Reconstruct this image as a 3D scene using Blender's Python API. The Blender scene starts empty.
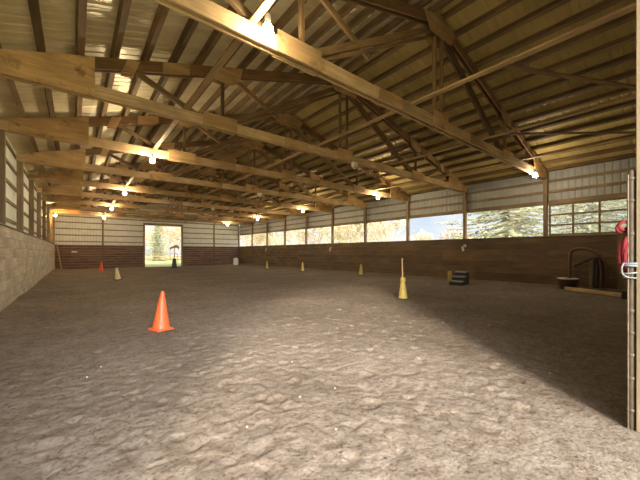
import bpy, bmesh, math, random
import numpy as np
from mathutils import Vector, Matrix, Euler, Quaternion

random.seed(7); RNG = np.random.default_rng(11)
SC = bpy.context.scene
COL = SC.collection
PI = math.pi
R = math.radians

# ------------------------------------------------------------------ scale of the place (metres)
XL, XR = -1.42, 16.3            # inside faces of the long side walls
XC = (XL + XR) / 2             # ridge
YN, YF = 0.35, 36.9            # door wall behind the camera, far wall
BAY, Y1 = 3.62, 4.31           # truss spacing, first truss in view
EYE = 1.6
KNEE = 2.27                    # top of the kick boards
CH0, CH1 = 4.82, 5.07          # lower chord
SL = 0.30                      # roof slope
PH = 0.15                      # purlin height
TY = [Y1 + BAY * k for k in range(9)]
def ztop(x):                   # top of the top chord
    return 5.13 + SL * ((x - XL) if x < XC else (XR - x))

# ------------------------------------------------------------------ materials
def newmat(name):
    m = bpy.data.materials.new(name); m.use_nodes = True
    nt = m.node_tree; b = nt.nodes['Principled BSDF']
    return m, nt, b
def N(nt, t, **kw):
    n = nt.nodes.new(t)
    for k, v in kw.items():
        if k.startswith('i_'):
            key = k[2:]
            key = int(key) if key.isdigit() else key.replace('_', ' ')
            n.inputs[key].default_value = v
        else: setattr(n, k, v)
    return n
def ramp(nt, stops):
    n = nt.nodes.new('ShaderNodeValToRGB'); e = n.color_ramp.elements
    while len(e) < len(stops): e.new(0.5)
    for i, (p, c) in enumerate(stops):
        e[i].position = p; e[i].color = (*c, 1)
    return n
def wood(name, dark, light, axis=0, rough=.75, var=.35, stain=None, attr=False, grain=14):
    m, nt, b = newmat(name); L = nt.links.new
    tc = N(nt, 'ShaderNodeTexCoord'); oi = N(nt, 'ShaderNodeObjectInfo')
    add = N(nt, 'ShaderNodeVectorMath', operation='ADD')
    sc = N(nt, 'ShaderNodeVectorMath', operation='SCALE'); sc.inputs['Scale'].default_value = 37
    cx = N(nt, 'ShaderNodeCombineXYZ')
    for i in range(3): L(oi.outputs['Random'], cx.inputs[i])
    L(cx.outputs[0], sc.inputs[0]); L(tc.outputs['Object'], add.inputs[0]); L(sc.outputs[0], add.inputs[1])
    vec = add.outputs[0]
    if attr:
        at = N(nt, 'ShaderNodeAttribute', attribute_name='board')
        s2 = N(nt, 'ShaderNodeVectorMath', operation='SCALE'); s2.inputs['Scale'].default_value = 53
        a2 = N(nt, 'ShaderNodeVectorMath', operation='ADD')
        L(at.outputs['Vector'], s2.inputs[0]); L(vec, a2.inputs[0]); L(s2.outputs[0], a2.inputs[1]); vec = a2.outputs[0]
    mp = N(nt, 'ShaderNodeMapping'); s = [grain] * 3; s[axis] = .8; mp.inputs['Scale'].default_value = s
    L(vec, mp.inputs[0])
    n1 = N(nt, 'ShaderNodeTexNoise', i_Scale=1.6, i_Detail=7, i_Roughness=.65, i_Distortion=.6); L(mp.outputs[0], n1.inputs['Vector'])
    n2 = N(nt, 'ShaderNodeTexNoise', i_Scale=1.1, i_Detail=4); L(vec, n2.inputs['Vector'])
    rp = ramp(nt, [(.28, dark), (.72, light)]); L(n1.outputs['Fac'], rp.inputs[0])
    hsv = N(nt, 'ShaderNodeHueSaturation'); L(rp.outputs[0], hsv.inputs['Color'])
    # value from board-to-board difference and broad weathering
    mr = N(nt, 'ShaderNodeMapRange', i_3=1 - var, i_4=1 + var)
    if attr:
        sep = N(nt, 'ShaderNodeSeparateXYZ'); L(at.outputs['Vector'], sep.inputs[0]); L(sep.outputs[0], mr.inputs[0])
    else: L(oi.outputs['Random'], mr.inputs[0])
    m2 = N(nt, 'ShaderNodeMapRange', i_1=.3, i_2=.7, i_3=.72, i_4=1.25); L(n2.outputs['Fac'], m2.inputs[0])
    mu = N(nt, 'ShaderNodeMath', operation='MULTIPLY'); L(mr.outputs[0], mu.inputs[0]); L(m2.outputs[0], mu.inputs[1])
    L(mu.outputs[0], hsv.inputs['Value'])
    out = hsv.outputs[0]
    if stain:
        n3 = N(nt, 'ShaderNodeTexNoise', i_Scale=2.6, i_Detail=8, i_Roughness=.7); L(vec, n3.inputs['Vector'])
        r3 = ramp(nt, [(.55, (0, 0, 0)), (.7, (1, 1, 1))]); L(n3.outputs['Fac'], r3.inputs[0])
        mx = N(nt, 'ShaderNodeMixRGB'); mx.inputs[2].default_value = (*stain, 1)
        L(r3.outputs[0], mx.inputs[0]); L(out, mx.inputs[1]); out = mx.outputs[0]
    L(out, b.inputs['Base Color']); b.inputs['Roughness'].default_value = rough
    bp = N(nt, 'ShaderNodeBump', i_Strength=.35, i_Distance=.01); L(n1.outputs['Fac'], bp.inputs['Height']); L(bp.outputs[0], b.inputs['Normal'])
    return m
def plain(name, col, rough=.6, metal=0, mottle=.15, scale=6, bump=0):
    m, nt, b = newmat(name); L = nt.links.new
    tc = N(nt, 'ShaderNodeTexCoord')
    n = N(nt, 'ShaderNodeTexNoise', i_Scale=scale, i_Detail=5); L(tc.outputs['Object'], n.inputs['Vector'])
    rp = ramp(nt, [(.3, tuple(c * (1 - mottle) for c in col)), (.7, tuple(min(1, c * (1 + mottle)) for c in col))])
    L(n.outputs['Fac'], rp.inputs[0]); L(rp.outputs[0], b.inputs['Base Color'])
    b.inputs['Roughness'].default_value = rough; b.inputs['Metallic'].default_value = metal
    if bump:
        bp = N(nt, 'ShaderNodeBump', i_Strength=bump, i_Distance=.02); L(n.outputs['Fac'], bp.inputs['Height']); L(bp.outputs[0], b.inputs['Normal'])
    return m
def emis(name, col, st):
    m, nt, b = newmat(name)
    b.inputs['Base Color'].default_value = (*col, 1)
    b.inputs['Emission Color'].default_value = (*col, 1); b.inputs['Emission Strength'].default_value = st
    return m

M = {}
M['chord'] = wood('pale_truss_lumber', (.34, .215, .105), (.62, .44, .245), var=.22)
M['topchord'] = wood('shaded_truss_lumber', (.12, .062, .025), (.25, .14, .06), var=.25)  # truss lumber with the shading of the top chords put into a darker brown
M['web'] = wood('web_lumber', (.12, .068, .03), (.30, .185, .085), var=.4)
M['ply'] = wood('plywood', (.36, .21, .085), (.60, .39, .185), var=.18, stain=(.17, .085, .03), grain=6)
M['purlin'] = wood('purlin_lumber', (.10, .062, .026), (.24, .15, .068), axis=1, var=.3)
M['brace'] = wood('brace_lumber', (.36, .22, .095), (.60, .41, .21), axis=0, var=.25)
M['post'] = wood('post_lumber', (.15, .10, .055), (.30, .215, .125), axis=2, var=.25)
M['girt'] = wood('girt_lumber', (.15, .105, .058), (.30, .215, .125), axis=1, var=.2)
M['girtx'] = wood('girt_lumber_across', (.15, .105, .058), (.30, .215, .125), axis=0, var=.2)
M['kick'] = wood('brown_kick_board', (.095, .058, .028), (.185, .12, .062), axis=1, var=.2, attr=True, grain=7)
M['kickx'] = wood('brown_kick_board_across', (.10, .058, .038), (.185, .115, .078), axis=0, var=.1, attr=True, grain=5)
M['kickpale'] = wood('greyed_kick_board', (.42, .365, .285), (.66, .59, .49), axis=1, var=.07, attr=True, stain=(.42, .345, .25), grain=6)
M['jamb'] = wood('jamb_lumber', (.13, .098, .055), (.20, .155, .092), axis=2, var=.1)
M['paletimber'] = wood('pale_timber', (.40, .28, .13), (.62, .46, .25), axis=0, var=.1)
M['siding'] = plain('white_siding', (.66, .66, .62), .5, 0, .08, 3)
M['dullsiding'] = plain('shaded_white_siding', (.35, .355, .335), .5, 0, .1, 3)  # the white siding again, dimmer light on the right wall put into its colour
M['metal'] = plain('galvanised_steel', (.10, .08, .055), .55, .2, .35, 12)
M['blacksteel'] = plain('dark_steel', (.085, .06, .036), .6, .1, .4, 9)
M['orange'] = plain('orange_plastic', (.88, .13, .035), .45, 0, .1, 12)
M['yellow'] = plain('faded_yellow_plastic', (.58, .44, .11), .55, 0, .2, 14)
M['paleyellow'] = plain('pale_yellow_plastic', (.66, .55, .27), .55, 0, .2, 14)
M['rubber'] = plain('black_rubber', (.035, .033, .03), .7, 0, .3, 20)
M['greenplastic'] = plain('dark_green_plastic', (.035, .065, .045), .5, 0, .2, 14)
M['white'] = plain('white_plastic', (.72, .70, .64), .5, 0, .1, 14)
M['dullwhite'] = plain('dull_white_plastic', (.55, .52, .44), .5, 0, .15, 14)
M['greystep'] = plain('grey_step_plastic', (.34, .345, .34), .6, 0, .25, 18)
M['darkstep'] = plain('dark_step_plastic', (.035, .037, .036), .6, 0, .25, 18)
M['red'] = plain('red_nylon', (.12, .003, .006), .9, 0, .3, 40)
M['bluerope'] = plain('pale_blue_rope', (.10, .135, .18), .7, 0, .2, 60)
M['whiterope'] = plain('white_rope', (.16, .16, .165), .7, 0, .15, 60)
M['hose'] = plain('dark_hose', (.05, .03, .028), .5, 0, .3, 20)
M['brownhose'] = plain('brown_hose', (.14, .07, .04), .55, 0, .25, 20)
M['tarp'] = plain('brown_cloth', (.50, .34, .20), .8, 0, .2, 20)
M['stone'] = plain('pale_stone', (.46, .43, .38), .8, 0, .15, 40)
M['bulb'] = emis('lit_bulb', (1, .80, .50), 800)
M['midbulb'] = emis('dimmer_lit_bulb', (1, .82, .55), 430)
M['softbulb'] = emis('soft_lit_bulb', (1, .82, .55), 260)
M['warmbulb'] = emis('lit_amber_bulb', (1, .55, .18), 700)
M['bark'] = plain('bark', (.30, .235, .17), .9, 0, .35, 8, .6)
M['palebark'] = plain('pale_bark', (.62, .56, .46), .9, 0, .25, 8, .6)
M['twig'] = plain('twig', (.40, .31, .21), .9, 0, .3, 5)
def foliage(name, a, b_, trans=.25):
    m, nt, b = newmat(name); L = nt.links.new
    g = N(nt, 'ShaderNodeNewGeometry')
    rp = ramp(nt, [(0, a), (1, b_)]); L(g.outputs['Random Per Island'], rp.inputs[0]); L(rp.outputs[0], b.inputs['Base Color'])
    b.inputs['Roughness'].default_value = .7
    tr = N(nt, 'ShaderNodeBsdfTranslucent'); L(rp.outputs[0], tr.inputs[0])
    mx = N(nt, 'ShaderNodeMixShader'); mx.inputs[0].default_value = trans
    L(b.outputs[0], mx.inputs[1]); L(tr.outputs[0], mx.inputs[2]); L(mx.outputs[0], nt.nodes['Material Output'].inputs[0])
    return m
M['spruce'] = foliage('spruce_needles', (.20, .23, .15), (.58, .57, .40))
M['fir'] = foliage('fir_needles', (.16, .22, .11), (.36, .41, .22))
M['tanleaf'] = foliage('tan_leaves', (.40, .31, .17), (.64, .52, .33))
M['oliveleaf'] = foliage('olive_leaves', (.38, .36, .17), (.66, .58, .33))

def roofmat(name, a, b_, rough, bs=.5):
    m, nt, b = newmat(name); L = nt.links.new
    tc = N(nt, 'ShaderNodeTexCoord')
    n = N(nt, 'ShaderNodeTexNoise', i_Scale=.9, i_Detail=5); L(tc.outputs['Object'], n.inputs['Vector'])
    rp = ramp(nt, [(.3, a), (.7, b_)]); L(n.outputs['Fac'], rp.inputs[0]); L(rp.outputs[0], b.inputs['Base Color'])
    b.inputs['Roughness'].default_value = rough; b.inputs['Metallic'].default_value = .15
    mp = N(nt, 'ShaderNodeMapping'); mp.inputs['Scale'].default_value = (1.2, 9, 1); L(tc.outputs['Object'], mp.inputs[0])
    n2 = N(nt, 'ShaderNodeTexNoise', i_Scale=1.5, i_Detail=3); L(mp.outputs[0], n2.inputs['Vector'])
    bp = N(nt, 'ShaderNodeBump', i_Strength=bs, i_Distance=.05); L(n2.outputs['Fac'], bp.inputs['Height']); L(bp.outputs[0], b.inputs['Normal'])
    return m
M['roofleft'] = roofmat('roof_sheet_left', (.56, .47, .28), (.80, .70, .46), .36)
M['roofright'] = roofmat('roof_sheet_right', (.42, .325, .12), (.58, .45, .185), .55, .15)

def sandmat():
    m, nt, b = newmat('arena_sand'); L = nt.links.new
    tc = N(nt, 'ShaderNodeTexCoord')
    n1 = N(nt, 'ShaderNodeTexNoise', i_Scale=.55, i_Detail=6, i_Roughness=.6); L(tc.outputs['Object'], n1.inputs['Vector'])
    n2 = N(nt, 'ShaderNodeTexNoise', i_Scale=26, i_Detail=8, i_Roughness=.7); L(tc.outputs['Object'], n2.inputs['Vector'])
    rp = ramp(nt, [(.3, (.195, .157, .121)), (.7, (.292, .243, .193))]); L(n1.outputs['Fac'], rp.inputs[0])
    r2 = ramp(nt, [(.36, (.34, .31, .27)), (.48, (.95, .95, .95)), (.75, (1.15, 1.15, 1.15))]); L(n2.outputs['Fac'], r2.inputs[0])
    mx = N(nt, 'ShaderNodeMixRGB', blend_type='MULTIPLY'); mx.inputs[0].default_value = .8
    L(rp.outputs[0], mx.inputs[1]); L(r2.outputs[0], mx.inputs[2])
    # damp brown patches turned up between the dry crust
    n4 = N(nt, 'ShaderNodeTexNoise', i_Scale=5.5, i_Detail=10, i_Roughness=.68, i_Distortion=.4); L(tc.outputs['Object'], n4.inputs['Vector'])
    r4 = ramp(nt, [(.40, (.52, .44, .36)), (.56, (1, 1, 1))]); L(n4.outputs['Fac'], r4.inputs[0])
    m4 = N(nt, 'ShaderNodeMixRGB', blend_type='MULTIPLY'); m4.inputs[0].default_value = .5
    L(mx.outputs[0], m4.inputs[1]); L(r4.outputs[0], m4.inputs[2]); mx = m4
    L(mx.outputs[0], b.inputs['Base Color']); b.inputs['Roughness'].default_value = .95
    b.inputs['Specular IOR Level'].default_value = .15
    n3 = N(nt, 'ShaderNodeTexNoise', i_Scale=17, i_Detail=9, i_Roughness=.65); L(tc.outputs['Object'], n3.inputs['Vector'])
    bp = N(nt, 'ShaderNodeBump', i_Strength=.75, i_Distance=.03); L(n3.outputs['Fac'], bp.inputs['Height'])
    L(bp.outputs[0], b.inputs['Normal'])
    return m
M['sand'] = sandmat()
def groundmat():
    m, nt, b = newmat('outside_ground'); L = nt.links.new
    tc = N(nt, 'ShaderNodeTexCoord')
    n1 = N(nt, 'ShaderNodeTexNoise', i_Scale=.25, i_Detail=8, i_Roughness=.7); L(tc.outputs['Object'], n1.inputs['Vector'])
    rp = ramp(nt, [(.35, (.40, .40, .13)), (.65, (.60, .55, .24))]); L(n1.outputs['Fac'], rp.inputs[0])
    L(rp.outputs[0], b.inputs['Base Color']); b.inputs['Roughness'].default_value = .95
    return m
M['grass'] = groundmat()
def fibremat():
    m, nt, b = newmat('pale_fibreglass'); L = nt.links.new
    b.inputs['Base Color'].default_value = (.72, .70, .62, 1); b.inputs['Roughness'].default_value = .5
    d = N(nt, 'ShaderNodeBsdfTranslucent'); d.inputs[0].default_value = (.8, .78, .68, 1)
    m1 = N(nt, 'ShaderNodeMixShader'); m1.inputs[0].default_value = .22; L(b.outputs[0], m1.inputs[1]); L(d.outputs[0], m1.inputs[2])
    L(m1.outputs[0], nt.nodes['Material Output'].inputs[0])
    return m
M['fibre'] = fibremat()
def panemat():
    m, nt, b = newmat('cloudy_pane'); L = nt.links.new
    b.inputs['Base Color'].default_value = (.85, .88, .88, 1); b.inputs['Roughness'].default_value = .3
    t = N(nt, 'ShaderNodeBsdfTransparent'); d = N(nt, 'ShaderNodeBsdfTranslucent'); d.inputs[0].default_value = (.85, .88, .88, 1)
    m1 = N(nt, 'ShaderNodeMixShader'); m1.inputs[0].default_value = .5; L(b.outputs[0], m1.inputs[1]); L(d.outputs[0], m1.inputs[2])
    m2 = N(nt, 'ShaderNodeMixShader'); m2.inputs[0].default_value = .16; L(t.outputs[0], m2.inputs[1]); L(m1.outputs[0], m2.inputs[2])
    L(m2.outputs[0], nt.nodes['Material Output'].inputs[0])
    return m
M['pane'] = panemat()

# ------------------------------------------------------------------ mesh helpers
class MB:
    def __init__(s): s.v = []; s.f = []; s.a = []
    def add(s, vs, fs, a=None):
        o = len(s.v); s.v += [tuple(v) for v in vs]; s.f += [tuple(i + o for i in f) for f in fs]
        s.a += [a if a is not None else 0.5] * len(vs)
        return s
    def box(s, c, d, rot=None, a=None):
        hx, hy, hz = d[0] / 2, d[1] / 2, d[2] / 2
        vs = [Vector((x, y, z)) for x in (-hx, hx) for y in (-hy, hy) for z in (-hz, hz)]
        if rot is not None:
            q = Euler(rot).to_matrix() if not isinstance(rot, Matrix) else rot
            vs = [q @ v for v in vs]
        vs = [v + Vector(c) for v in vs]
        return s.add(vs, [(0, 1, 3, 2), (4, 6, 7, 5), (0, 4, 5, 1), (2, 3, 7, 6), (0, 2, 6, 4), (1, 5, 7, 3)], a)
    def lathe(s, prof, seg=24, c=(0, 0, 0), rot=None, caps=True):
        vs = []; n = len(prof)
        for r, z in prof:
            for k in range(seg):
                t = 2 * PI * k / seg; v = Vector((r * math.cos(t), r * math.sin(t), z))
                if rot is not None: v = Euler(rot).to_matrix() @ v
                vs.append(v + Vector(c))
        fs = [(i * seg + k, i * seg + (k + 1) % seg, (i + 1) * seg + (k + 1) % seg, (i + 1) * seg + k) for i in range(n - 1) for k in range(seg)]
        if caps: fs += [tuple(range(seg))[::-1], tuple((n - 1) * seg + k for k in range(seg))]
        return s.add(vs, fs)
    def tube(s, pts, r, seg=8, closed=False):
        pts = [Vector(p) for p in pts]; n = len(pts); vs = []
        rr = r if isinstance(r, (list, tuple)) else [r] * n
        prev = None
        for i, p in enumerate(pts):
            t = (pts[(i + 1) % n] - pts[i - 1]) if closed else (pts[min(i + 1, n - 1)] - pts[max(i - 1, 0)])
            t.normalize()
            u = prev - t * prev.dot(t) if prev is not None else t.orthogonal()
            if u.length < 1e-6: u = t.orthogonal()
            u.normalize(); prev = u; w = t.cross(u)
            for k in range(seg):
                a = 2 * PI * k / seg; vs.append(p + (u * math.cos(a) + w * math.sin(a)) * rr[i])
        m = n if closed else n - 1
        fs = [(i * seg + k, i * seg + (k + 1) % seg, ((i + 1) % n) * seg + (k + 1) % seg, ((i + 1) % n) * seg + k) for i in range(m) for k in range(seg)]
        if not closed: fs += [tuple(range(seg))[::-1], tuple((n - 1) * seg + k for k in range(seg))]
        return s.add(vs, fs)
    def prism_xz(s, poly, y0, y1):      # polygon in x,z extruded over y
        n = len(poly)
        vs = [(x, y0, z) for x, z in poly] + [(x, y1, z) for x, z in poly]
        fs = [tuple(range(n)), tuple(range(n, 2 * n))[::-1]] + [(i, i + n, (i + 1) % n + n, (i + 1) % n) for i in range(n)]
        return s.add(vs, fs)
    def build(s, name, mat, parent=None, loc=None, smooth=False, bevel=0, board=False):
        me = bpy.data.meshes.new(name); me.from_pydata(s.v, [], s.f); me.update()
        bm = bmesh.new(); bm.from_mesh(me); bmesh.ops.recalc_face_normals(bm, faces=bm.faces); bm.to_mesh(me); bm.free()
        if board:
            at = me.attributes.new('board', 'FLOAT_VECTOR', 'POINT')
            at.data.foreach_set('vector', np.repeat(np.array(s.a, dtype=np.float32), 3))
        me.materials.append(mat)
        o = bpy.data.objects.new(name, me); COL.objects.link(o)
        if parent is not None: o.parent = parent
        if loc is not None: o.location = loc
        if smooth: me.shade_smooth() if hasattr(me, 'shade_smooth') else None
        if bevel:
            mo = o.modifiers.new('bevel', 'BEVEL'); mo.width = bevel; mo.segments = 2; mo.limit_method = 'ANGLE'
        return o
def smooth_by_angle(o, deg=40):
    me = o.data
    me.shade_smooth()
    try: me.set_sharp_from_angle(angle=R(deg))
    except Exception: pass
    return o
def tag(o, label=None, cat=None, group=None, kind=None):
    if label: o['label'] = label
    if cat: o['category'] = cat
    if group: o['group'] = group
    if kind: o['kind'] = kind
    return o
def empty(name, loc=(0, 0, 0), rz=0):
    o = bpy.data.objects.new(name, None); COL.objects.link(o); o.location = loc; o.rotation_euler = (0, 0, rz); o.empty_display_size = .1
    return o
def thing(name, label, cat, loc=(0, 0, 0), rz=0, group=None):
    return tag(empty(name, loc, rz), label, cat, group)
def copy_tree(o, parent=None):
    c = o.copy(); COL.objects.link(c); c.parent = parent
    for ch in list(o.children): copy_tree(ch, c)
    return c
def beam(name, p0, p1, w, h, mat, parent=None, up=Vector((0, 0, 1)), bevel=.004):
    """a board whose length runs along its own x axis: w across, h in the 'up' sense"""
    p0, p1 = Vector(p0), Vector(p1); d = p1 - p0; L = d.length; x = d.normalized()
    y = up.cross(x)
    if y.length < 1e-4: y = Vector((0, 1, 0)).cross(x)
    y.normalize(); z = x.cross(y)
    o = MB().box((0, 0, 0), (L, w, h)).build(name, mat, parent, bevel=bevel)
    o.matrix_local = Matrix.Translation((p0 + p1) / 2) @ Matrix((x, y, z)).transposed().to_4x4()
    return o
ORD = ['first', 'second', 'third', 'fourth', 'fifth', 'sixth', 'seventh', 'eighth', 'ninth', 'tenth', 'eleventh', 'twelfth', 'thirteenth', 'fourteenth', 'fifteenth', 'sixteenth']

# ------------------------------------------------------------------ floor
def vnoise(x, y, s, seed):
    g = np.random.default_rng(seed).random((256, 256)); x = x / s + 40; y = y / s + 40
    xi = np.floor(x).astype(int); yi = np.floor(y).astype(int); fx = x - xi; fy = y - yi
    fx = fx * fx * (3 - 2 * fx); fy = fy * fy * (3 - 2 * fy)
    a = g[xi % 256, yi % 256]; b = g[(xi + 1) % 256, yi % 256]; c = g[xi % 256, (yi + 1) % 256]; d = g[(xi + 1) % 256, (yi + 1) % 256]
    return (a * (1 - fx) + b * fx) * (1 - fy) + (c * (1 - fx) + d * fx) * fy - .5
def steps(a, b, fine, until, grow):
    out = [a]; s = fine
    while out[-1] < b:
        if out[-1] > until: s *= grow
        out.append(out[-1] + s)
    out[-1] = b
    return np.array(out)
gx = steps(XL - .2, XR + .2, .026, 7.0, 1.018); gy = steps(.1, YF + .1, .024, 6.0, 1.014)
X, Y = np.meshgrid(gx, gy, indexing='ij')
wob = X + .12 * vnoise(X, Y, .21, 8); wob2 = Y + .12 * vnoise(X, Y, .19, 9)
Z = .010 * vnoise(wob, wob2, .048, 15) + .06 * vnoise(X, Y, 2.7, 1) + .022 * vnoise(X, Y, .9, 2) + .010 * vnoise(wob, wob2, .36, 3) + .008 * vnoise(wob, wob2, .16, 4) + .011 * vnoise(wob2, wob, .075, 5)
Z -= .016 * np.clip(.10 - np.abs(vnoise(wob, wob2, .27, 6)), 0, 1) / .10 * (vnoise(X, Y, 1.3, 7) + .35)
# hoof prints: a dished oval with a raised rim and thrown-up crumbs
for k in range(1300):
    if k < 450: px, py = RNG.uniform(-1.2, 7.5), RNG.uniform(.9, 8)
    else: px, py = RNG.uniform(-1.2, 15.5), RNG.uniform(3, 22)
    a = RNG.uniform(0, PI); r = RNG.uniform(.055, .095); dp = RNG.uniform(.005, .022)
    i0, i1 = np.searchsorted(gx, [px - .25, px + .25]); j0, j1 = np.searchsorted(gy, [py - .25, py + .25])
    dx = X[i0:i1, j0:j1] - px; dy = Y[i0:i1, j0:j1] - py
    u = (dx * math.cos(a) + dy * math.sin(a)) / (r * 1.25); v = (-dx * math.sin(a) + dy * math.cos(a)) / r
    d = np.sqrt(u * u + v * v)
    Z[i0:i1, j0:j1] += -dp * np.exp(-(d / .8) ** 4) + dp * .16 * np.exp(-((d - 1.15) / .3) ** 2) * (.2 + 1.2 * (u > 0))
Z += .13 * np.exp(-(X - XL) / .45) + .17 * np.exp(-np.maximum(XR - X, 0) / .9)
Z *= np.clip((Y - .1) / 1.2, .15, 1)
nx, ny = X.shape
vs = np.stack([X, Y, Z], -1).reshape(-1, 3)
ii, jj = np.meshgrid(np.arange(nx - 1), np.arange(ny - 1), indexing='ij')
q = (ii * ny + jj).ravel(); quads = np.stack([q, q + ny, q + ny + 1, q + 1], 1)
me = bpy.data.meshes.new('floor'); me.vertices.add(len(vs)); me.vertices.foreach_set('co', vs.astype(np.float32).ravel())
me.loops.add(quads.size); me.loops.foreach_set('vertex_index', quads.astype(np.int32).ravel())
me.polygons.add(len(quads)); me.polygons.foreach_set('loop_start', np.arange(0, quads.size, 4, dtype=np.int32))
me.update(calc_edges=True); me.validate(); me.shade_smooth(); me.materials.append(M['sand'])
floor = bpy.data.objects.new('floor', me); COL.objects.link(floor); tag(floor, kind='structure')
def floor_z(x, y):
    i = min(max(np.searchsorted(gx, x), 0), nx - 1); j = min(max(np.searchsorted(gy, y), 0), ny - 1)
    return float(Z[i, j])
b_ = MB().box((10, 20, -.14), (260, 260, .1)); g_ = b_.build('ground', M['grass']); tag(g_, kind='structure')

# ------------------------------------------------------------------ walls
def ribbed(name, mat, parent, along, a0, a1, fixed, zlo, zhi, out=1, rib=.23, dep=.022):
    """ribbed metal sheet: runs along 'x' or 'y' from a0 to a1 at the fixed coordinate; zhi may be a function"""
    us = []; t = a0
    while t < a1 - 1e-6:
        for du, dd in ((0, 0), (.03, dep), (.065, dep), (.095, 0)):
            if t + du < a1: us.append((t + du, dd))
        t += rib
    us.append((a1, 0)); vs = []; fs = []
    for u, d in us:
        z1 = zhi(u) if callable(zhi) else zhi
        f = fixed + out * d
        for z in (zlo, z1): vs.append((f, u, z) if along == 'y' else (u, f, z))
    for i in range(len(us) - 1): fs.append((2 * i, 2 * i + 2, 2 * i + 3, 2 * i + 1))
    o = MB().add(vs, fs).build(name, mat, parent)
    so = o.modifiers.new('thick', 'SOLIDIFY'); so.thickness = .004
    return o
def boards(name, mat, parent, along, a0, a1, fixed, thick, z0, z1, bh, seg, side):
    """horizontal boards, each a slab of its own depth and tone, in one panel"""
    mb = MB(); n = max(1, round((z1 - z0) / bh)); bh = (z1 - z0) / n
    for i in range(n):
        z = z0 + bh * (i + .5); t = a0
        first = True
        while t < a1 - .01:
            l = seg * (random.choice((.5, 1)) if first else 1); first = False
            e = min(t + l, a1); j = random.uniform(0, .006)
            c = (fixed + side * (thick / 2 + j), (t + e) / 2, z) if along == 'y' else ((t + e) / 2, fixed + side * (thick / 2 + j), z)
            d = (thick, e - t - .004, bh - .009) if along == 'y' else (e - t - .004, thick, bh - .009)
            mb.box(c, d, a=random.random()); t = e
    return mb.build(name, mat, parent, board=True)
GH = [2.6, 3.2, 3.8, 4.4]
# left wall
wl = tag(empty('wall_left', (0, 0, 0)), kind='structure')
ribbed('siding', M['fibre'], wl, 'y', YN - .1, YF + .15, XL - .25, -.02, 5.2, -1)
boards('kick_wall', M['kickpale'], wl, 'y', YN + .05, YF, XL - .045, .04, 0, KNEE, .28, BAY * 1.35, 1)
MB().box((XL - .05, (YN + YF) / 2, KNEE + .02), (.16, YF - YN, .04)).build('cap_rail', M['girt'], wl)
for h in GH + [4.95]: MB().box((XL - .215, (YN + YF) / 2, h), (.045, YF - YN, .10)).build('girt', M['girt'], wl)
# right wall: boards below, open bays, siding above
wr = tag(empty('wall_right', (0, 0, 0)), kind='structure')
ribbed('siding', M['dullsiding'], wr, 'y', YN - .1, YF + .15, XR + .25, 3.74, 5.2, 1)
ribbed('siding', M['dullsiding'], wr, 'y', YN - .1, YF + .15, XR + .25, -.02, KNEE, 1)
boards('kick_wall', M['kick'], wr, 'y', 2.0, YF, XR + .045, .04, 0, KNEE, .28, BAY, -1)
boards('kick_wall', M['girt'], wr, 'y', YN + .05, 2.0, XR + .045, .04, 0, KNEE + .05, KNEE + .05, BAY, -1)
MB().box((XR + .07, (YN + YF) / 2, KNEE + .02), (.2, YF - YN, .04)).build('cap_rail', M['girt'], wr)
MB().box((XR + .215, (YN + YF) / 2, 3.80), (.05, YF - YN, .19)).build('header', M['girt'], wr)
for h in (4.28, 4.75): MB().box((XR + .215, (YN + YF) / 2, h), (.045, YF - YN, .12)).build('girt', M['girt'], wr)
# far wall with open doorway
DX0, DX1, DH = 5.82, 9.45, 4.47
wf = tag(empty('wall_far', (0, 0, 0)), kind='structure')
gab = lambda x: ztop(x) + PH - .03
for a, b in ((XL - .25, DX0), (DX1, XR + .25)): ribbed('siding', M['siding'], wf, 'x', a, b, YF + .25, -.02, 4.9, 1)
ribbed('siding', M['siding'], wf, 'x', DX0, DX1, YF + .25, DH, 4.9, 1)
ribbed('gable_siding', M['siding'], wf, 'x', XL - .25, XC, YF + .25, 4.9, gab, 1)
ribbed('gable_siding', M['siding'], wf, 'x', XC, XR + .25, YF + .25, 4.9, gab, 1)
for a, b in ((XL, DX0 - .07), (DX1 + .07, XR)):
    boards('kick_wall', M['kickx'], wf, 'x', a, b, YF + .045, .04, 0, KNEE, .24, 2.4, -1)
    for h in GH: MB().box(((a + b) / 2, YF + .215, h), (b - a, .045, .10)).build('girt', M['girtx'], wf)
for h in (4.95, 5.6, 6.3, 6.9):
    hw = min((XR - XL) / 2, (7.75 - h) / SL)
    MB().box((XC, YF + .21, h), (hw * 2 - .1, .05, .1)).build('girt', M['girtx'], wf)
for x in (DX0 - .08, DX1 + .08): MB().box((x, YF + .1, DH / 2), (.15, .22, DH)).build('door_jamb', M['post'], wf)
MB().box(((DX0 + DX1) / 2, YF + .1, DH + .12), (DX1 - DX0 + .3, .2, .22)).build('door_header', M['girtx'], wf)
# near wall (the doorway the camera looks through)
JX = 3.885
wn = tag(empty('wall_near', (0, 0, 0)), kind='structure')
ribbed('siding', M['siding'], wn, 'x', JX + .1, XR + .25, YN - .15, -.02, 4.9, -1)
ribbed('siding', M['siding'], wn, 'x', XL - .25, -1.4, YN - .15, -.02, 4.9, -1)
ribbed('siding', M['siding'], wn, 'x', -1.4, JX + .1, YN - .15, 4.3, 4.9, -1)
ribbed('gable_siding', M['siding'], wn, 'x', XL - .25, XC, YN - .15, 4.9, gab, -1)
ribbed('gable_siding', M['siding'], wn, 'x', XC, XR + .25, YN - .15, 4.9, gab, -1)
boards('kick_wall', M['kickx'], wn, 'x', JX + .2, XR, YN - .05, .04, 0, KNEE, .24, 2.4, 1)
MB().box((JX + .09, YN - .09, 2.2), (.17, .19, 4.4)).build('door_jamb', M['jamb'], wn, bevel=.006)
MB().box((1.3, YN - .09, 4.42), (5.3, .19, .24)).build('door_header', M['girtx'], wn)

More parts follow.
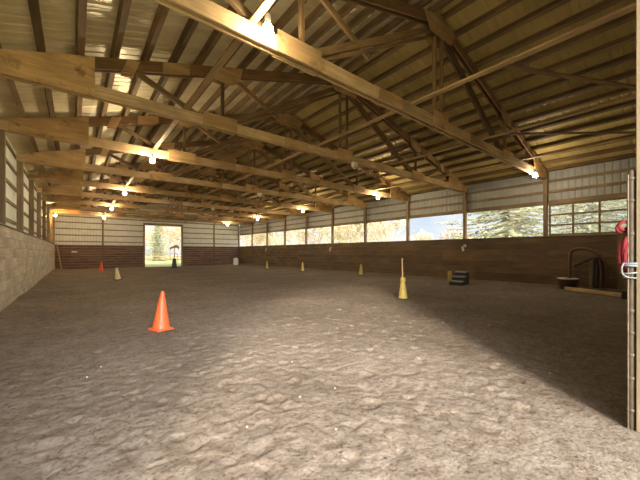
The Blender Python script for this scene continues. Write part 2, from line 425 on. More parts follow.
# roof sheets
cl = tag(empty('ceiling', (0, 0, 0)), kind='structure')
def roof(side, mat):
    us = []; t = YN - .5
    while t < YF + .7:
        for du, dd in ((0, 0), (.03, .016), (.07, .016), (.10, 0)): us.append((t + du, dd))
        t += .23
    xe = XL - .45 if side < 0 else XR + .45
    vs = []; fs = []; ns = 12
    for u, d in us:
        for k in range(ns + 1):
            x = xe + (XC - xe) * k / ns; vs.append((x, u, ztop(x) + PH + .005 + d))
    m = ns + 1
    for i in range(len(us) - 1):
        for k in range(ns): fs.append((i * m + k, i * m + k + 1, (i + 1) * m + k + 1, (i + 1) * m + k))
    o = MB().add(vs, fs).build('roof_sheet', mat, cl)
    so = o.modifiers.new('thick', 'SOLIDIFY'); so.thickness = .004; so.offset = 0
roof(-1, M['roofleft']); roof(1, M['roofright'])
MB().prism_xz([(XC - .35, ztop(XC - .35) + PH + .06), (XC, ztop(XC) + PH + .07), (XC + .35, ztop(XC + .35) + PH + .06), (XC, ztop(XC) + PH + .09)], YN - .5, YF + .7).build('ridge_cap', M['siding'], cl)

# ------------------------------------------------------------------ purlins
def purlin(x, side, label):
    ang = math.atan(SL) * (1 if side < 0 else -1)
    o = MB().box((0, 0, 0), (.11, YF - YN + .5, PH - .01)).build('roof_purlin', M['purlin'])
    o.rotation_euler = (0, -ang, 0); o.location = (x, (YN + YF) / 2, ztop(x) + PH / 2)
    tag(o, label, 'purlin', 'purlins under the %s roof slope' % ('left' if side < 0 else 'right'))
NP = 15
for k in range(NP):
    d = .16 + k * (XC - XL - .2) / (NP - 1)
    purlin(XC - .34 - k * .585, -1, '%s roof purlin down from the ridge on the left slope' % ORD[k])
    purlin(XC + d, 1, '%s roof purlin down from the ridge on the right slope' % ORD[k])

# ------------------------------------------------------------------ trusses
OFF, BT = .062, .042            # chords are two boards with a gap, webs sit in the gap, plywood plates outside
QL, QR = 2.95, 2 * XC - 2.95
def mir(x): return 2 * XC - x
tr = thing('roof_truss', '', 'truss', (0, TY[0], 0), 0, 'timber roof trusses across the arena')
for s in (-1, 1):
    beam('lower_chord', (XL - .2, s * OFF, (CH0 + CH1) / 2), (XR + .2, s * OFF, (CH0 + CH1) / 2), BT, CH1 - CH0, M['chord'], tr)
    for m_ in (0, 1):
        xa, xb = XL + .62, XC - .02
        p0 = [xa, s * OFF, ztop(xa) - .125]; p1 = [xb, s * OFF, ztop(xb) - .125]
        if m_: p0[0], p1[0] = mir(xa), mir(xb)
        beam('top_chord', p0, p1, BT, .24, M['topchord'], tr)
for m_ in (0, 1):
    fx = (lambda x: mir(x)) if m_ else (lambda x: x)
    w = .078
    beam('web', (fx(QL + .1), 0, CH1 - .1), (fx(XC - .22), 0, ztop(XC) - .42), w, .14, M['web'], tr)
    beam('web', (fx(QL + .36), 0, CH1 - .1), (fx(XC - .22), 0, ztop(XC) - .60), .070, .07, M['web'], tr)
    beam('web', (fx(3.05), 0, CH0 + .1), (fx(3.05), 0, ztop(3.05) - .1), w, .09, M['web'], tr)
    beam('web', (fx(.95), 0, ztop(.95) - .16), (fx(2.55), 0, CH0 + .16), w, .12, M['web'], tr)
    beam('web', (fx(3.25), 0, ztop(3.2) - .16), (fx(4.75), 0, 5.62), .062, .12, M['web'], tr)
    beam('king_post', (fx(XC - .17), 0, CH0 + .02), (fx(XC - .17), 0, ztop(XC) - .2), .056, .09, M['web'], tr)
    for s in (-1, 1):
        y0, y1 = s * (OFF + BT / 2 + .001), s * (OFF + BT / 2 + .019)
        P = lambda poly, nm='gusset_plate': MB().prism_xz([(fx(x), z) for x, z in poly], y0, y1).build(nm, M['ply'], tr)
        P([(XL + .03, CH0 - .01), (.32, CH0 - .01), (.32, ztop(.32) - .01), (XL + .03, ztop(XL) + .0)], 'heel_plate')
        P([(.78, ztop(.78) - .30), (1.02, ztop(1.02) - .33), (1.14, ztop(1.14) - .05), (.90, ztop(.9) - .01)])
        P([(1.60, ztop(1.6) - .28), (2.2, ztop(2.2) - .28), (2.2, ztop(2.2) - .01), (1.6, ztop(1.6) - .01)], 'splice_plate')
        P([(2.52, CH0 - .01), (3.42, CH0 - .01), (3.42, CH1 + .09), (2.52, CH1 + .09)])
        P([(2.78, ztop(2.78) - .30), (3.1, ztop(3.1) - .44), (3.5, ztop(3.5) - .38), (3.58, ztop(3.58) - .02), (2.78, ztop(2.78) - .02)])
        P([(4.95, CH0 + .0), (5.8, CH0 + .0), (5.8, CH1 - .0), (4.95, CH1 - .0)], 'splice_plate')
for s in (-1, 1):
    y0, y1 = s * (OFF + BT / 2 + .001), s * (OFF + BT / 2 + .019)
    MB().prism_xz([(XC - .75, ztop(XC - .75) - .02), (XC, ztop(XC) - .02), (XC + .75, ztop(XC + .75) - .02), (XC + .5, ztop(XC) - .62), (XC - .5, ztop(XC) - .62)], y0, y1).build('ridge_plate', M['ply'], tr)
    MB().prism_xz([(XC - .35, CH0), (XC + .35, CH0), (XC + .35, CH1 + .15), (XC - .35, CH1 + .15)], y0, y1).build('gusset_plate', M['ply'], tr)
tl = ['nearest timber roof truss, its lower chord crossing the top of the photo',
      'second roof truss from the camera, with a broad plywood heel plate at upper left',
      'third roof truss from the camera, over the first left wall post in view',
      'fourth roof truss from the camera, between two trusses that carry lit bulbs']
tl += ['%s roof truss from the camera, deep in the arena' % ORD[k] for k in range(4, 8)] + ['farthest roof truss, just in front of the far end wall']
tr['label'] = tl[0]
for k in range(1, 9):
    c = copy_tree(tr); c.location = (0, TY[k], 0); c['label'] = tl[k]

# lateral braces lying on the lower chords
for x, ll in ((2.1, 'left'), (6.2, 'left of centre'), (9.85, 'right of centre'), (13.2, 'right')):
    o = beam('lateral_brace', (x, YN + .05, CH1 + .022), (x, YF + .15, CH1 + .022), .12, .04, M['brace'])
    tag(o, {'left': 'leftmost long pale brace board lying on the truss lower chords', 'left of centre': 'second long brace board from the left on the truss chords',
            'right of centre': 'third long brace board from the left on the truss chords', 'right': 'rightmost long brace board on the truss chords, nearest the open bays'}[ll],
        'brace', 'long brace boards along the trusses')
o = beam('diagonal_brace', (6.2, 2.4, CH1 + .065), (9.9, .62, CH1 + .065), .10, .04, M['topchord']); tag(o, 'brown diagonal brace under the right slope, upper of two near the camera', 'brace', 'diagonal braces')
o = beam('diagonal_brace', (9.85, 3.83, CH1 + .065), (13.2, .95, CH1 + .065), .10, .04, M['topchord']); tag(o, 'brown diagonal brace under the right slope, lower of two near the right wall', 'brace', 'diagonal braces')

# ------------------------------------------------------------------ wall posts
def post(x, y, h, label, group, dx=.17, dy=.15, z0=-.05):
    o = MB().box((0, 0, (h + z0) / 2), (dx, dy, h - z0)).build('wall_post', M['post'], bevel=.006); o.location = (x, y, 0)
    return tag(o, label, 'post', group)
for k, y in enumerate(TY):
    post(XR + .105, y, CH0, 'timber post of the right wall beside the paned window, tallest in view' if k == 0 else '%s timber post along the right wall, counted from the paned window' % ORD[k], 'posts between the open bays')
    if k >= 2: post(XL - .105, y, CH0, ('left wall post at the left edge of the photo' if k == 2 else '%s left wall post in from the left edge of the photo' % ORD[k - 2]), 'posts on the left wall')
for x, l in ((XL - .1, 'corner post of the far wall at its left end'), (2.15, 'far wall post midway between left corner and doorway'), (13.2, 'far wall post midway between doorway and right corner'), (XR + .1, 'corner post of the far wall at its right end')):
    post(x, YF + .12, 4.9, l, 'posts on the far wall', .15, .15)

# paned window in the nearest bay of the right wall
w1 = tag(empty('window_1', (XR + .16, 0, 0)), kind='structure')
wy0, wy1, wz0, wz1 = YN + .2, Y1 - .1, KNEE + .04, 3.71
for z in (wz0 + .05, wz0 + .47, wz0 + .92, wz1 - .04): MB().box((0, (wy0 + wy1) / 2, z), (.05, wy1 - wy0, .075)).build('window_frame', M['girt'], w1)
for y in (wy1 - .04, 3.36, 2.52, 1.68, .95): MB().box((.0, y, (wz0 + wz1) / 2), (.04, .07, wz1 - wz0)).build('window_frame', M['post'], w1)
MB().box((.035, (wy0 + wy1) / 2, (wz0 + wz1) / 2), (.008, wy1 - wy0, wz1 - wz0)).build('pane', M['pane'], w1)

# ------------------------------------------------------------------ lamps
def lamp(x, y, z, label, lit=True, group='bulbs under the trusses', mat=None, r=.075):
    t = thing('light_bulb' if lit else 'unlit_lamp', label, 'lamp', (x, y, z), 0, group)
    smooth_by_angle(MB().lathe([(.0, .23), (.045, .23), (.05, .09), (.042, .085)], 16).build('socket', M['dullwhite'], t))
    prof = [(max(.004, r * math.sin(a)), r * 1.15 * -math.cos(a)) for a in [PI * i / 9 for i in range(9)]] + [(.035, r * 1.2)]
    smooth_by_angle(MB().lathe(prof, 14).build('bulb', mat or M['bulb'], t), 80)
    if not lit: pass
    return t
fy = -.2
names = {0: 'nearest', 2: 'third', 4: 'fifth', 6: 'seventh', 8: 'farthest'}
for k in (0, 2, 4, 6, 8):
    xa = 2.2 if k == 0 else 2.0; xb = 14.3 if k == 0 else 13.3
    lamp(xa, TY[k] + (-.35 if k == 0 else fy), CH0 + (.02 if k == 0 else -.2), 'lit bulb on the left half of the %s roof truss' % names[k], r=.085 if k == 0 else .075, mat=M['softbulb'] if k == 0 else None)
    lamp(xb, TY[k] + fy, CH0 - .16, 'lit bulb on the right half of the %s roof truss' % names[k], mat=M['midbulb'] if k == 0 else None)
for k, nm in ((1, 'second'), (3, 'fourth'), (5, 'sixth')):
    t = thing('unlit_lamp', 'unlit white square lamp at the middle of the %s roof truss' % nm, 'lamp', (7.85, TY[k] - .14, CH0 - .1), 0, 'unlit lamps under the trusses')
    MB().box((0, 0, .03), (.2, .14, .16)).build('lamp_housing', M['white'], t, bevel=.02)
    smooth_by_angle(MB().lathe([(.07, -.05), (.075, -.09), (.05, -.12), (.01, -.13)], 16).build('bulb', M['dullwhite'], t))
lamp(-1.22, 32.2, 4.52, 'amber lit bulb glowing by the left wall posts near the far end', group='amber bulb', mat=M['warmbulb'])

# ------------------------------------------------------------------ cones
def pix(x, y):                       # where a pixel's ray meets the floor
    th = math.atan2(245, 305); d = 305 * EYE / (y - 252); u = (x - 320) / 305 * d
    return (math.cos(th) * u + math.sin(th) * d, -math.sin(th) * u + math.cos(th) * d)
def make_cone(name, label, h, body, base, group, rb=.165, rt=.03):
    t = thing(name, label, 'cone', (0, 0, 0), 0, group)
    MB().box((0, 0, .02), (rb * 2.15, rb * 2.15, .04)).build('base', base, t, bevel=.012)
    prof = [(rb * 1.05, .04), (rb * .98, .06), (rt + .008, h * .97), (rt, h), (rt * .7, h), (rt * .7, h - .02)]
    smooth_by_angle(MB().lathe(prof, 28).build('cone_body', body, t), 50)
    return t
def put(t, x, y, rz=0, tilt=(0, 0), dz=0):
    wx, wy = pix(x, y); t.location = (wx, wy, floor_z(wx, wy) + dz); t.rotation_euler = (tilt[0], tilt[1], rz); return t
oc = make_cone('traffic_cone', 'large orange traffic cone standing in the open sand, nearest the camera', .80, M['orange'], M['orange'], 'orange cones')
put(oc, 161, 329, .35, (.02, .03))
c2 = copy_tree(oc); c2['label'] = 'small-looking orange cone far off before the far end wall'; put(c2, 101, 271.3, .2, (0, .06))
yc = make_cone('traffic_cone', 'yellow cone with a wooden pole in its top', .74, M['yellow'], M['rubber'], 'yellow cones', .15, .045)
put(yc, 403, 299.5, .5)
for (x, y, l) in ((361, 276, 'yellow cone standing along the right wall, halfway down'), (302.5, 271.5, 'yellow cone standing along the right wall, second farthest'),
                  (267, 269, 'yellow cone standing along the right wall, farthest and smallest')):
    c = copy_tree(yc); c['label'] = l; put(c, x, y, random.random())
smooth_by_angle(MB().lathe([(.09, .60), (.095, .64), (.075, .73), (.06, .735)], 24).build('collar', M['yellow'], yc))
pc = make_cone('traffic_cone', 'pale yellow cone leaning on the left side of the far sand', .68, M['paleyellow'], M['rubber'], 'pale cones', .15, .05)
put(pc, 118, 280, .4, (0, -.12), .03)
gc = make_cone('traffic_cone', 'dark green cone with a capped pole in front of the far doorway', .95, M['greenplastic'], M['greenplastic'], 'green cone', .26, .14)
put(gc, 174.3, 268.3, .2)
gx_, gy_, gz_ = gc.location
t = thing('flag_pole', 'thin pole with a brown drooping cloth standing in the dark green cone', 'pole', (gx_, gy_, gz_ + .06))
MB().tube([(0, 0, 0), (.02, 0, 1.3), (.06, 0, 2.25)], .035).build('pole', M['post'], t)
mb = MB(); nn = 8
vsf = []
for i in range(nn + 1):
    a = i / nn; x = -.42 + .84 * a; z = 1.95 + .42 * a - .9 * max(0, a - .7)
    vsf += [(x, .05 * math.sin(6 * a), z), (x, .05 * math.cos(5 * a), z - .16 - .16 * a)]
MB().add(vsf, [(2 * i, 2 * i + 2, 2 * i + 3, 2 * i + 1) for i in range(nn)]).build('cloth', M['tarp'], t).modifiers.new('thick', 'SOLIDIFY').thickness = .04
yx, yy, yz = yc.location
wp = MB().tube([(0, 0, 0), (-.02, 0, .5), (-.05, 0, 1.2)], .022, 10).build('wooden_pole', M['brace'], loc=(yx, yy, yz + .18)); tag(wp, 'slim wooden pole standing up out of the yellow cone', 'pole')

# ------------------------------------------------------------------ mounting block
bx, by = pix(459, 285.5)
mbk = thing('mounting_block', 'dark three-step mounting block standing by the right wall', 'steps', (bx, by, floor_z(bx, by)), R(4))
W_ = .56
for i, (x0, z1) in enumerate(((-.40, .20), (-.12, .41), (.16, .62))):
    MB().box((x0 + .155, 0, z1 - .03), (.31, W_, .06)).build('tread', M['greystep'], mbk, bevel=.012)
    MB().box((x0 + .03, 0, z1 - .135), (.03, W_ - .07, .15)).build('riser', M['darkstep'], mbk)
for s in (-1, 1):
    MB().prism_xz([(-.38, 0), (.46, 0), (.46, .56), (.17, .56), (.17, .35), (-.11, .35), (-.11, .14), (-.38, .14)], s * (W_ / 2 - .03), s * (W_ / 2)).build('side_panel', M['darkstep'], mbk)
ux_, uy_ = pix(450.0, 284.0)
ys = thing('yellow_board', 'yellowish upright board leaning beside the mounting block', 'board', (ux_, uy_, floor_z(ux_, uy_)), R(-50))
MB().box((0, 0, .30), (.20, .035, .62), rot=(R(-9), 0, 0)).build('panel', M['yellow'], ys, bevel=.006)

# white barrel in the far right corner
wx, wy = pix(235.8, 265.4)
wb = thing('white_barrel', 'white plastic barrel standing in the far right corner', 'barrel', (wx, wy, 0))
smooth_by_angle(MB().lathe([(.26, .02), (.30, .08), (.31, .3), (.29, .33), (.31, .36), (.31, .62), (.29, .65), (.30, .68), (.29, .84), (.25, .88)], 24).build('body', M['white'], wb))
smooth_by_angle(MB().lathe([(.24, .86), (.25, .885), (.08, .895), (.07, .92), (.01, .92)], 24).build('lid', M['dullwhite'], wb))

# markers on the kick boards
def wallpt(x, z, side):               # along-wall position for an image column on a long wall
    D = XR if side > 0 else XL
    return (501.8 / (x - 75) - .803) * D
for (x, h, l) in ((464.5, 1.84, 'white marker hanging on the right kick wall below the second post'), (331, 1.85, 'white marker hanging on the right kick wall below the fifth post'),
                  (266.5, 1.86, 'faint pale marker on the right kick wall above the farthest yellow cone')):
    y = wallpt(x, h, 1)
    t = thing('wall_marker', l, 'marker', (XR - .02, y, h), 0, 'markers on the right kick wall')
    MB().box((-.02, -.05, .10), (.05, .17, .14), rot=(R(28), 0, 0)).build('hanger', M['dullwhite'], t, bevel=.02)
    MB().box((-.03, .06, -.07), (.04, .13, .26), rot=(R(-14), 0, 0)).build('tag', M['white'], t, bevel=.02)
t = thing('white_plate', 'small white plate on the brown far wall near its left corner', 'plate', (0.0, YF - .02, 1.62)); MB().box((-.05, 0, 0), (.42, .03, .12)).build('plate', M['white'], t, bevel=.005)
lp = beam('leaning_plank', (-.95, 35.9, .03), (-1.28, 36.7, 2.3), .10, .035, M['post']); tag(lp, 'weathered plank leaning in the far left corner', 'plank')

# ------------------------------------------------------------------ right corner: tub, hose, stake, timber
ty_, tx_ = wallpt(567, 0, 1), XR - .75
tx_ = XR - .62; ty_ = tx_ / (.78 * .8131 + .626) * (.78 - .626 * .8131)
t = thing('feed_tub', 'round rubber tub with pale rim on the sand by the right wall', 'tub', (tx_, ty_, floor_z(tx_, ty_) + .012))
smooth_by_angle(MB().lathe([(.02, .02), (.25, .0), (.27, .02), (.335, .40), (.31, .41), (.25, .05), (.02, .045)], 32).build('tub_body', M['hose'], t))
smooth_by_angle(MB().tube([(.335 * math.cos(a), .335 * math.sin(a), .41) for a in [2 * PI * i / 32 for i in range(32)]], .026, 8, True).build('rim', M['white'], t))
def pt(x, y, D):                     # a point on the plane at lateral distance D
    u = (x - 320) / 305; s = D / (.78 * u + .626)
    return Vector((D, s * (.78 - .626 * u), EYE + s * (252 - y) / 305))
D = XR - .35
def smoothpath(P, n=6):
    out = []
    for i in range(len(P) - 1):
        a, b, c, d = P[max(i - 1, 0)], P[i], P[i + 1], P[min(i + 2, len(P) - 1)]
        for k in range(n):
            t = k / n; out.append(.5 * ((2 * b) + (c - a) * t + (2 * a - 5 * b + 4 * c - d) * t * t + (3 * b - a - 3 * c + d) * t ** 3))
    return out + [P[-1]]
arch = smoothpath([pt(x, y, D) for x, y in ((569.5, 284), (569.5, 274), (570, 258), (572, 251), (581, 248.5), (592, 250.5), (600, 256), (605, 265), (606, 276), (603.5, 288))])
t = thing('arched_pipe', 'brown arched pipe rising from the tub and curving to the floor', 'pipe', arch[0])
smooth_by_angle(MB().tube([p - arch[0] for p in arch], .062, 10).build('pipe', M['brownhose'], t))
t0 = pt(596, 255, D)
t = thing('hanging_hose', 'dark hose draped in loops under the brown arched pipe', 'hose', t0)
lp1 = smoothpath([pt(x, y, D - .09) for x, y in ((574, 266), (584, 261.5), (592, 258), (596, 258.5), (597, 268), (596, 287))])
lp2 = smoothpath([pt(x, y, D - .12) for x, y in ((601, 288), (602, 272), (600, 260), (597, 257.5), (594, 262), (593.5, 286))])
for L_ in (lp1, lp2): smooth_by_angle(MB().tube([p - t0 for p in L_], .05, 8).build('hose_length', M['hose'], t))
sp = pt(590.3, 287, D)
o = MB().box((0, 0, .57), (.07, .10, 1.16)).build('wooden_stake', M['girt'], loc=(sp.x + .12, sp.y, sp.z - .05)); tag(o, 'upright wooden stake behind the hanging hose', 'stake')
p0 = (XR - 1.0, (XR - 1.0) / (.78 * .8066 + .626) * (.78 - .626 * .8066)); p1 = (14.55, 14.55 / (.78 * .993 + .626) * (.78 - .626 * .993))
o = beam('ground_timber', (p0[0], p0[1], .15), (p1[0], p1[1], .12), .16, .13, M['paletimber'], bevel=.01); tag(o, 'long pale timber lying on the sand before the hose', 'timber')
o = MB().box((0, 0, .15), (.26, .30, .26)).build('black_block', M['rubber'], bevel=.02); o.location = (p1[0] - .16, p1[1] - .16, .0); tag(o, 'black block at the near end of the pale timber', 'block')

# ------------------------------------------------------------------ gate post with halter and rope
gp = thing('gate_post', 'tall dark steel gate post beside the pale door jamb at right', 'post', (JX + .045, YN + .035, 0))
smooth_by_angle(MB().lathe([(.027, -.05), (.027, 2.32), (.022, 2.34), (.003, 2.345)], 16).build('tube', M['blacksteel'], gp))
MB().tube([(-.026, .021, .0), (-.026, .021, 2.3)], .007, 8).build('lit_edge_rod', M['metal'], gp)  # thin rod added to stand for the lit left edge of the tube
for z in (.16, .45, .66, .86, 1.06, 1.75, 2.05, 2.25): smooth_by_angle(MB().lathe([(.031, z), (.034, z + .006), (.034, z + .02), (.031, z + .026)], 16).build('clamp', M['metal'], gp))
G = Vector((JX + .045, YN + .035, 0))
rt = Vector((.78, -.626, 0)); fw = Vector((.626, .78, 0))     # across and away, as seen from the doorway
def gpt(x, y, d=0):
    s = G.x * .626 + G.y * .78 + d
    return Vector((0, 0, EYE)) + rt * ((x - 320) / 305 * s) + fw * s + Vector((0, 0, s * (252 - y) / 305))
h = thing('red_halter', 'red nylon halter and lead rope hanging on the steel gate post', 'halter', gpt(626, 225, .06))
H0 = h.location
def strand(name, pts, r, mat, par, o0, closed=False):
    return smooth_by_angle(MB().tube([p - o0 for p in smoothpath([gpt(*q) for q in pts], 6)], r, 8, closed).build(name, mat, par))
strand('noseband', [(629, 221, .05), (621, 223, .04), (617, 229, .04), (621, 232, .05), (628, 228, .06), (629, 222, .06)], .013, M['red'], h, H0)
strand('noseband', [(630, 223, .03), (624, 222, .02), (619, 226, .03), (623, 230, .03), (629, 227, .05)], .013, M['red'], h, H0)
strand('cheek_strap', [(629, 226, .05), (627, 236, .05), (622, 243, .04), (620, 254, .04), (621, 265, .04), (625, 271, .05), (629, 268, .06), (630, 254, .06), (629, 240, .06)], .017, M['red'], h, H0)
strand('lead_rope', [(629, 232, .02), (625, 243, .01), (624, 256, .01), (626, 267, .01), (629, 262, .03), (628, 246, .04), (626, 240, .02), (622, 250, .03), (623, 262, .03), (627, 270, .03)], .015, M['red'], h, H0)
strand('lead_rope', [(630, 238, .03), (631, 250, .02), (630, 262, .02), (627, 268, .02), (625, 258, .0), (627, 246, .0), (630, 238, .02)], .014, M['red'], h, H0)
rp_ = thing('rope_coil', 'white and pale blue rope wrapped around the steel gate post', 'rope', gpt(631, 270))
O = rp_.location
def wrap(name, z, r, mat, tilt, rad=.048, dx=0):
    c = G + Vector((0, 0, z)) + rt * dx
    pts = [c + rt * (rad * 1.25 * math.cos(a)) + fw * (rad * math.sin(a)) + Vector((0, 0, tilt * math.cos(a))) - O for a in [2 * PI * i / 24 for i in range(24)]]
    smooth_by_angle(MB().tube(pts, r, 8, True).build(name, mat, rp_))
zb = EYE - 2.74 * 12 / 305
wrap('rope_turn', zb + .005, .010, M['bluerope'], .004, .05, -.012); wrap('rope_turn', zb - .016, .009, M['whiterope'], -.004, .05, -.008)
wrap('rope_turn', zb - .075, .007, M['whiterope'], .012, .052, -.014); wrap('rope_turn', zb - .125, .007, M['whiterope'], -.004, .047)
strand('loose_end', [(624, 263, -.05), (622, 268, -.05), (623, 274, -.04), (629, 278, -.05)], .006, M['whiterope'], rp_, O)

# ------------------------------------------------------------------ pale stones on the sand
def rock(r, seed):
    rr = random.Random(seed); bm = bmesh.new(); bmesh.ops.create_icosphere(bm, subdivisions=2, radius=r)
    for v in bm.verts: v.co *= rr.uniform(.8, 1.15); v.co.z *= .6
    me = bpy.data.meshes.new('stone'); bm.to_mesh(me); bm.free(); me.materials.append(M['stone']); return me
rm = [rock(.02, i) for i in range(3)]
for i, (x, y) in enumerate(((131, 312.5), (188, 287), (182, 292), (121, 347), (101, 367.5), (87, 377), (300, 399), (250, 384), (292, 362), (489, 326), (550, 373), (335, 389), (336, 430), (247, 427), (428, 285), (248, 296), (66, 300), (443, 323))):
    wx, wy = pix(x, y); o = bpy.data.objects.new('stone', rm[i % 3]); COL.objects.link(o)
    s = .32 + .06 * math.hypot(wx, wy); o.location = (wx, wy, floor_z(wx, wy) + .006 * s); o.scale = (s,) * 3; o.rotation_euler = (0, 0, i)
    tag(o, 'pale pebble lying loose on the arena sand', 'stone', 'pale pebbles on the sand')

# ------------------------------------------------------------------ outside: trees, fence
def conifer(name, label, h, rad, mat, seed, loc, group, low=.03, dens=1.0):
    rr = random.Random(seed); t = thing(name, label, 'tree', loc, rr.random() * 6, group)
    tb = MB(); tb.tube([(0, 0, -.3), (0, 0, h * .5), (.05, 0, h * .97)], [h * .018, h * .012, .02], 8)
    fb = MB(); nw = int(h * 3.4 * dens)
    for i in range(nw):
        f = low + (1 - low) * (i / nw); z = h * f; R_ = rad * (1 - f) ** .85 * rr.uniform(.75, 1.1) + .15
        nb = 7 if f < .7 else 5; a0 = rr.random() * 6
        for k in range(nb):
            a = a0 + 2 * PI * k / nb + rr.uniform(-.25, .25); L_ = R_ * rr.uniform(.7, 1.1)
            dv = Vector((math.cos(a), math.sin(a), 0)); sd = Vector((-math.sin(a), math.cos(a), 0)); pr = []
            for j in range(5):
                q = j / 4; pr.append(dv * (L_ * q) + Vector((0, 0, z - L_ * .32 * q + L_ * .16 * q * q)))
            tb.tube(pr, [.035, .028, .02, .014, .006], 4)
            ns = max(4, int(L_ * 5 * dens))
            for j in range(ns):
                q = (j + .6) / ns; p = dv * (L_ * q) + Vector((0, 0, z - L_ * .32 * q + L_ * .16 * q * q))
                wl_ = (.22 + .30 * (1 - q)) * min(1.6, .55 + L_ * .22)
                for s in (-1, 1):
                    d2 = (sd * s + dv * rr.uniform(.3, .9) + Vector((0, 0, rr.uniform(-.55, .1)))).normalized() * wl_ * rr.uniform(.7, 1.2)
                    up = Vector((0, 0, 1)) * .06 * rr.uniform(.7, 1.6) + dv * .09
                    fb.add([p - up * .5, p + d2 * .5 - up * .7, p + d2, p + d2 * .5 + up * .9, p + up * .5], [(0, 1, 2, 3, 4)])
    tb.build('trunk', M['bark'], t); fb.build('needles', mat, t)
    return t
def broad(name, label, h, rad, mat, bark, seed, loc, group, leaves=2600, leaf=.13):
    rr = random.Random(seed); t = thing(name, label, 'tree', loc, rr.random() * 6, group); tb = MB(); tips = []
    def grow(p, d, l, r, n):
        q = p + d * l * .5 + Vector((rr.uniform(-.1, .1), rr.uniform(-.1, .1), 0)) * l * .4; e = q + (d + Vector((rr.uniform(-.2, .2), rr.uniform(-.2, .2), .1))).normalized() * l * .5
        tb.tube([p, q, e], [r, r * .8, r * .6], 6 if n > 3 else 3)
        if n <= 3: tips.append((q, l)); tips.append((e, l))
        if n == 0: return
        for k in range(3 if n > 1 else 4):
            a = rr.random() * 2 * PI; w = d.orthogonal().normalized(); w.rotate(Quaternion(d, a))
            grow(p.lerp(e, rr.uniform(.45, 1)), (d + w * rr.uniform(.5, 1.0)).normalized(), l * rr.uniform(.6, .82), r * .55, n - 1)
    for k in range(2): grow(Vector((.4 * k - .2, .2 * k, -.2)), Vector((.16 * (2 * k - 1), rr.uniform(-.1, .1), 1)).normalized(), h * .36, h * .016, 5)
    # low shoots so the crown reaches down towards the ground
    for k in range(10):
        a = rr.random() * 6.28; grow(Vector((math.cos(a) * rad * .4, math.sin(a) * rad * .4, -.1)), Vector((math.cos(a) * .25, math.sin(a) * .25, 1)).normalized(), h * .26, .035, 2)
    tb.build('trunk_and_twigs', bark, t)
    fb = MB()
    for i in range(leaves):
        p, l = rr.choice(tips); c = p + Vector((rr.gauss(0, 1), rr.gauss(0, 1), rr.gauss(0, .8))) * l * .32
        a = Vector((rr.gauss(0, 1), rr.gauss(0, 1), rr.gauss(0, 1))).normalized(); b = a.orthogonal().normalized(); s = leaf * rr.uniform(.6, 1.4)
        fb.add([c - a * s, c - b * s * .5, c + a * s, c + b * s * .5], [(0, 1, 2, 3)])
    fb.build('leaves', mat, t)
    return t
def far(x, s):
    u = (x - 320) / 305; return (s * (.78 * u + .626), s * (-.626 * u + .78), -.09)
TG = 'trees outside the open bays'
conifer('spruce_tree', 'big spruce with drooping boughs seen through the bay left of the paned window', 30, 8.2, M['spruce'], 3, far(512, 32), TG, dens=.75)
conifer('spruce_tree', 'bushy conifer filling the view through the paned window', 22, 5.6, M['spruce'], 5, far(596, 29), TG, dens=.8)
conifer('spruce_tree', 'spruce standing beyond the right edge of the paned window', 13, 4.0, M['fir'], 8, far(668, 25), TG)
A = broad('winter_tree', 'tan-leaved tree seen through the bay with the pale blue sky, left part', 10, 3.4, M['tanleaf'], M['twig'], 2, far(383, 36), TG)
B = broad('winter_tree', 'olive-leaved tree seen through the third open bay from the paned window', 9, 3.2, M['oliveleaf'], M['palebark'], 9, far(352, 40), TG)
spots = [(318, 46, A, 1.0, 'tan tree seen through the fifth open bay'), (296, 52, B, 1.1, 'olive tree seen through the sixth open bay'),
         (276, 58, A, 1.1, 'tan tree seen through the seventh open bay'), (258, 64, B, 1.2, 'olive tree seen through the eighth open bay'),
         (246, 60, A, 1.0, 'tan tree at the far right corner beyond the bays'), (425, 70, B, .85, 'low distant tree under the open patch of blue sky'),
         (455, 62, A, .8, 'low distant tan tree left of the big spruce'), (365, 60, A, 1.2, 'tall tan tree behind the nearer winter trees'),
         (333, 66, B, 1.3, 'tall olive tree behind the nearer winter trees'), (172, 62, A, 1.1, 'tan tree seen through the right half of the far doorway'),
         (188, 70, B, 1.2, 'olive tree just right of the far doorway'), (162, 82, A, 1.2, 'distant tan tree behind the doorway conifer')]
for x, s, src, k, l in spots:
    c = copy_tree(src); c['label'] = l; c.location = far(x, s); c.scale = (k,) * 3; c.rotation_euler[2] = x * 1.7
    if x < 190: c['group'] = 'trees beyond the far doorway'
conifer('fir_tree', 'tall green conifer framed by the far doorway', 11, 2.3, M['fir'], 12, far(157, 57), 'trees beyond the far doorway')
fl = far(140, 52); fr = far(192, 46)
fe = thing('rail_fence', 'brown rail fence crossing behind the far doorway', 'fence', (fl[0], fl[1], -.09))
dv = Vector((fr[0] - fl[0], fr[1] - fl[1], 0))
for z in (.55, 1.0, 1.4): beam('rail', Vector((0, 0, z)), dv + Vector((0, 0, z)), .05, .13, M['post'], fe)
for k in range(5): beam('fence_post', dv * (k / 4) + Vector((0, .1, 0)), dv * (k / 4) + Vector((0, .1, 1.55)), .13, .13, M['post'], fe)

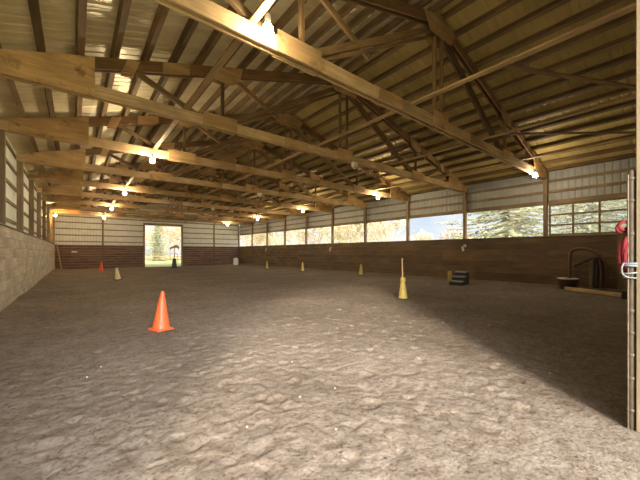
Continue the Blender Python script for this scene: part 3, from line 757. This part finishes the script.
# ------------------------------------------------------------------ light and camera
w = bpy.data.worlds.new('sky'); SC.world = w; w.use_nodes = True; nt = w.node_tree; L = nt.links.new
bg = nt.nodes['Background']; tc = N(nt, 'ShaderNodeTexCoord')
mp = N(nt, 'ShaderNodeMapping'); mp.inputs['Scale'].default_value = (1, 1, 3.2); L(tc.outputs['Generated'], mp.inputs[0])
nz = N(nt, 'ShaderNodeTexNoise', i_Scale=2.6, i_Detail=7, i_Roughness=.6); L(mp.outputs[0], nz.inputs['Vector'])
rp = ramp(nt, [(.38, (.58, .74, .91)), (.58, (.95, .95, .96))]); L(nz.outputs['Fac'], rp.inputs[0])
# hazy brightness of the sky around the low sun
gd = Vector((-.30, -.92, .30)).normalized()
dt = N(nt, 'ShaderNodeVectorMath', operation='DOT_PRODUCT'); dt.inputs[1].default_value = gd; L(tc.outputs['Generated'], dt.inputs[0])
cl_ = N(nt, 'ShaderNodeMath', operation='MAXIMUM'); cl_.inputs[1].default_value = 0; L(dt.outputs['Value'], cl_.inputs[0])
pw = N(nt, 'ShaderNodeMath', operation='POWER'); pw.inputs[1].default_value = 9; L(cl_.outputs[0], pw.inputs[0])
ml = N(nt, 'ShaderNodeVectorMath', operation='SCALE'); ml.inputs[0].default_value = (26, 25.9, 26.4); L(pw.outputs[0], ml.inputs['Scale'])
ad = N(nt, 'ShaderNodeVectorMath', operation='ADD'); L(rp.outputs[0], ad.inputs[0]); L(ml.outputs[0], ad.inputs[1])
L(ad.outputs[0], bg.inputs[0]); bg.inputs[1].default_value = .95
sun = bpy.data.lights.new('sun', 'SUN'); sun.energy = 6.8; sun.angle = R(10); sun.color = (1, .87, .72)
so = bpy.data.objects.new('sun', sun); COL.objects.link(so)
so.rotation_euler = Vector((.6, .8, -math.tan(R(19)))).to_track_quat('-Z', 'Y').to_euler(); so.location = (-20, -25, 20)

cam = bpy.data.cameras.new('camera'); co = bpy.data.objects.new('camera', cam); COL.objects.link(co)
cam.sensor_width = 36; cam.lens = 305 / 640 * 36; cam.shift_y = 12 / 640; cam.clip_start = .05; cam.clip_end = 500
co.location = (0, 0, EYE); co.rotation_euler = (R(90), 0, -math.atan2(245, 305))
SC.camera = co
SC.view_settings.view_transform = 'Standard'; SC.view_settings.look = 'None'; SC.view_settings.gamma = 1
SC.view_settings.use_curve_mapping = False; SC.view_settings.exposure = .12
cy = SC.cycles
cy.use_denoising = True
cy.max_bounces = 8; cy.diffuse_bounces = 5; cy.transparent_max_bounces = 12
cy.sample_clamp_indirect = 6
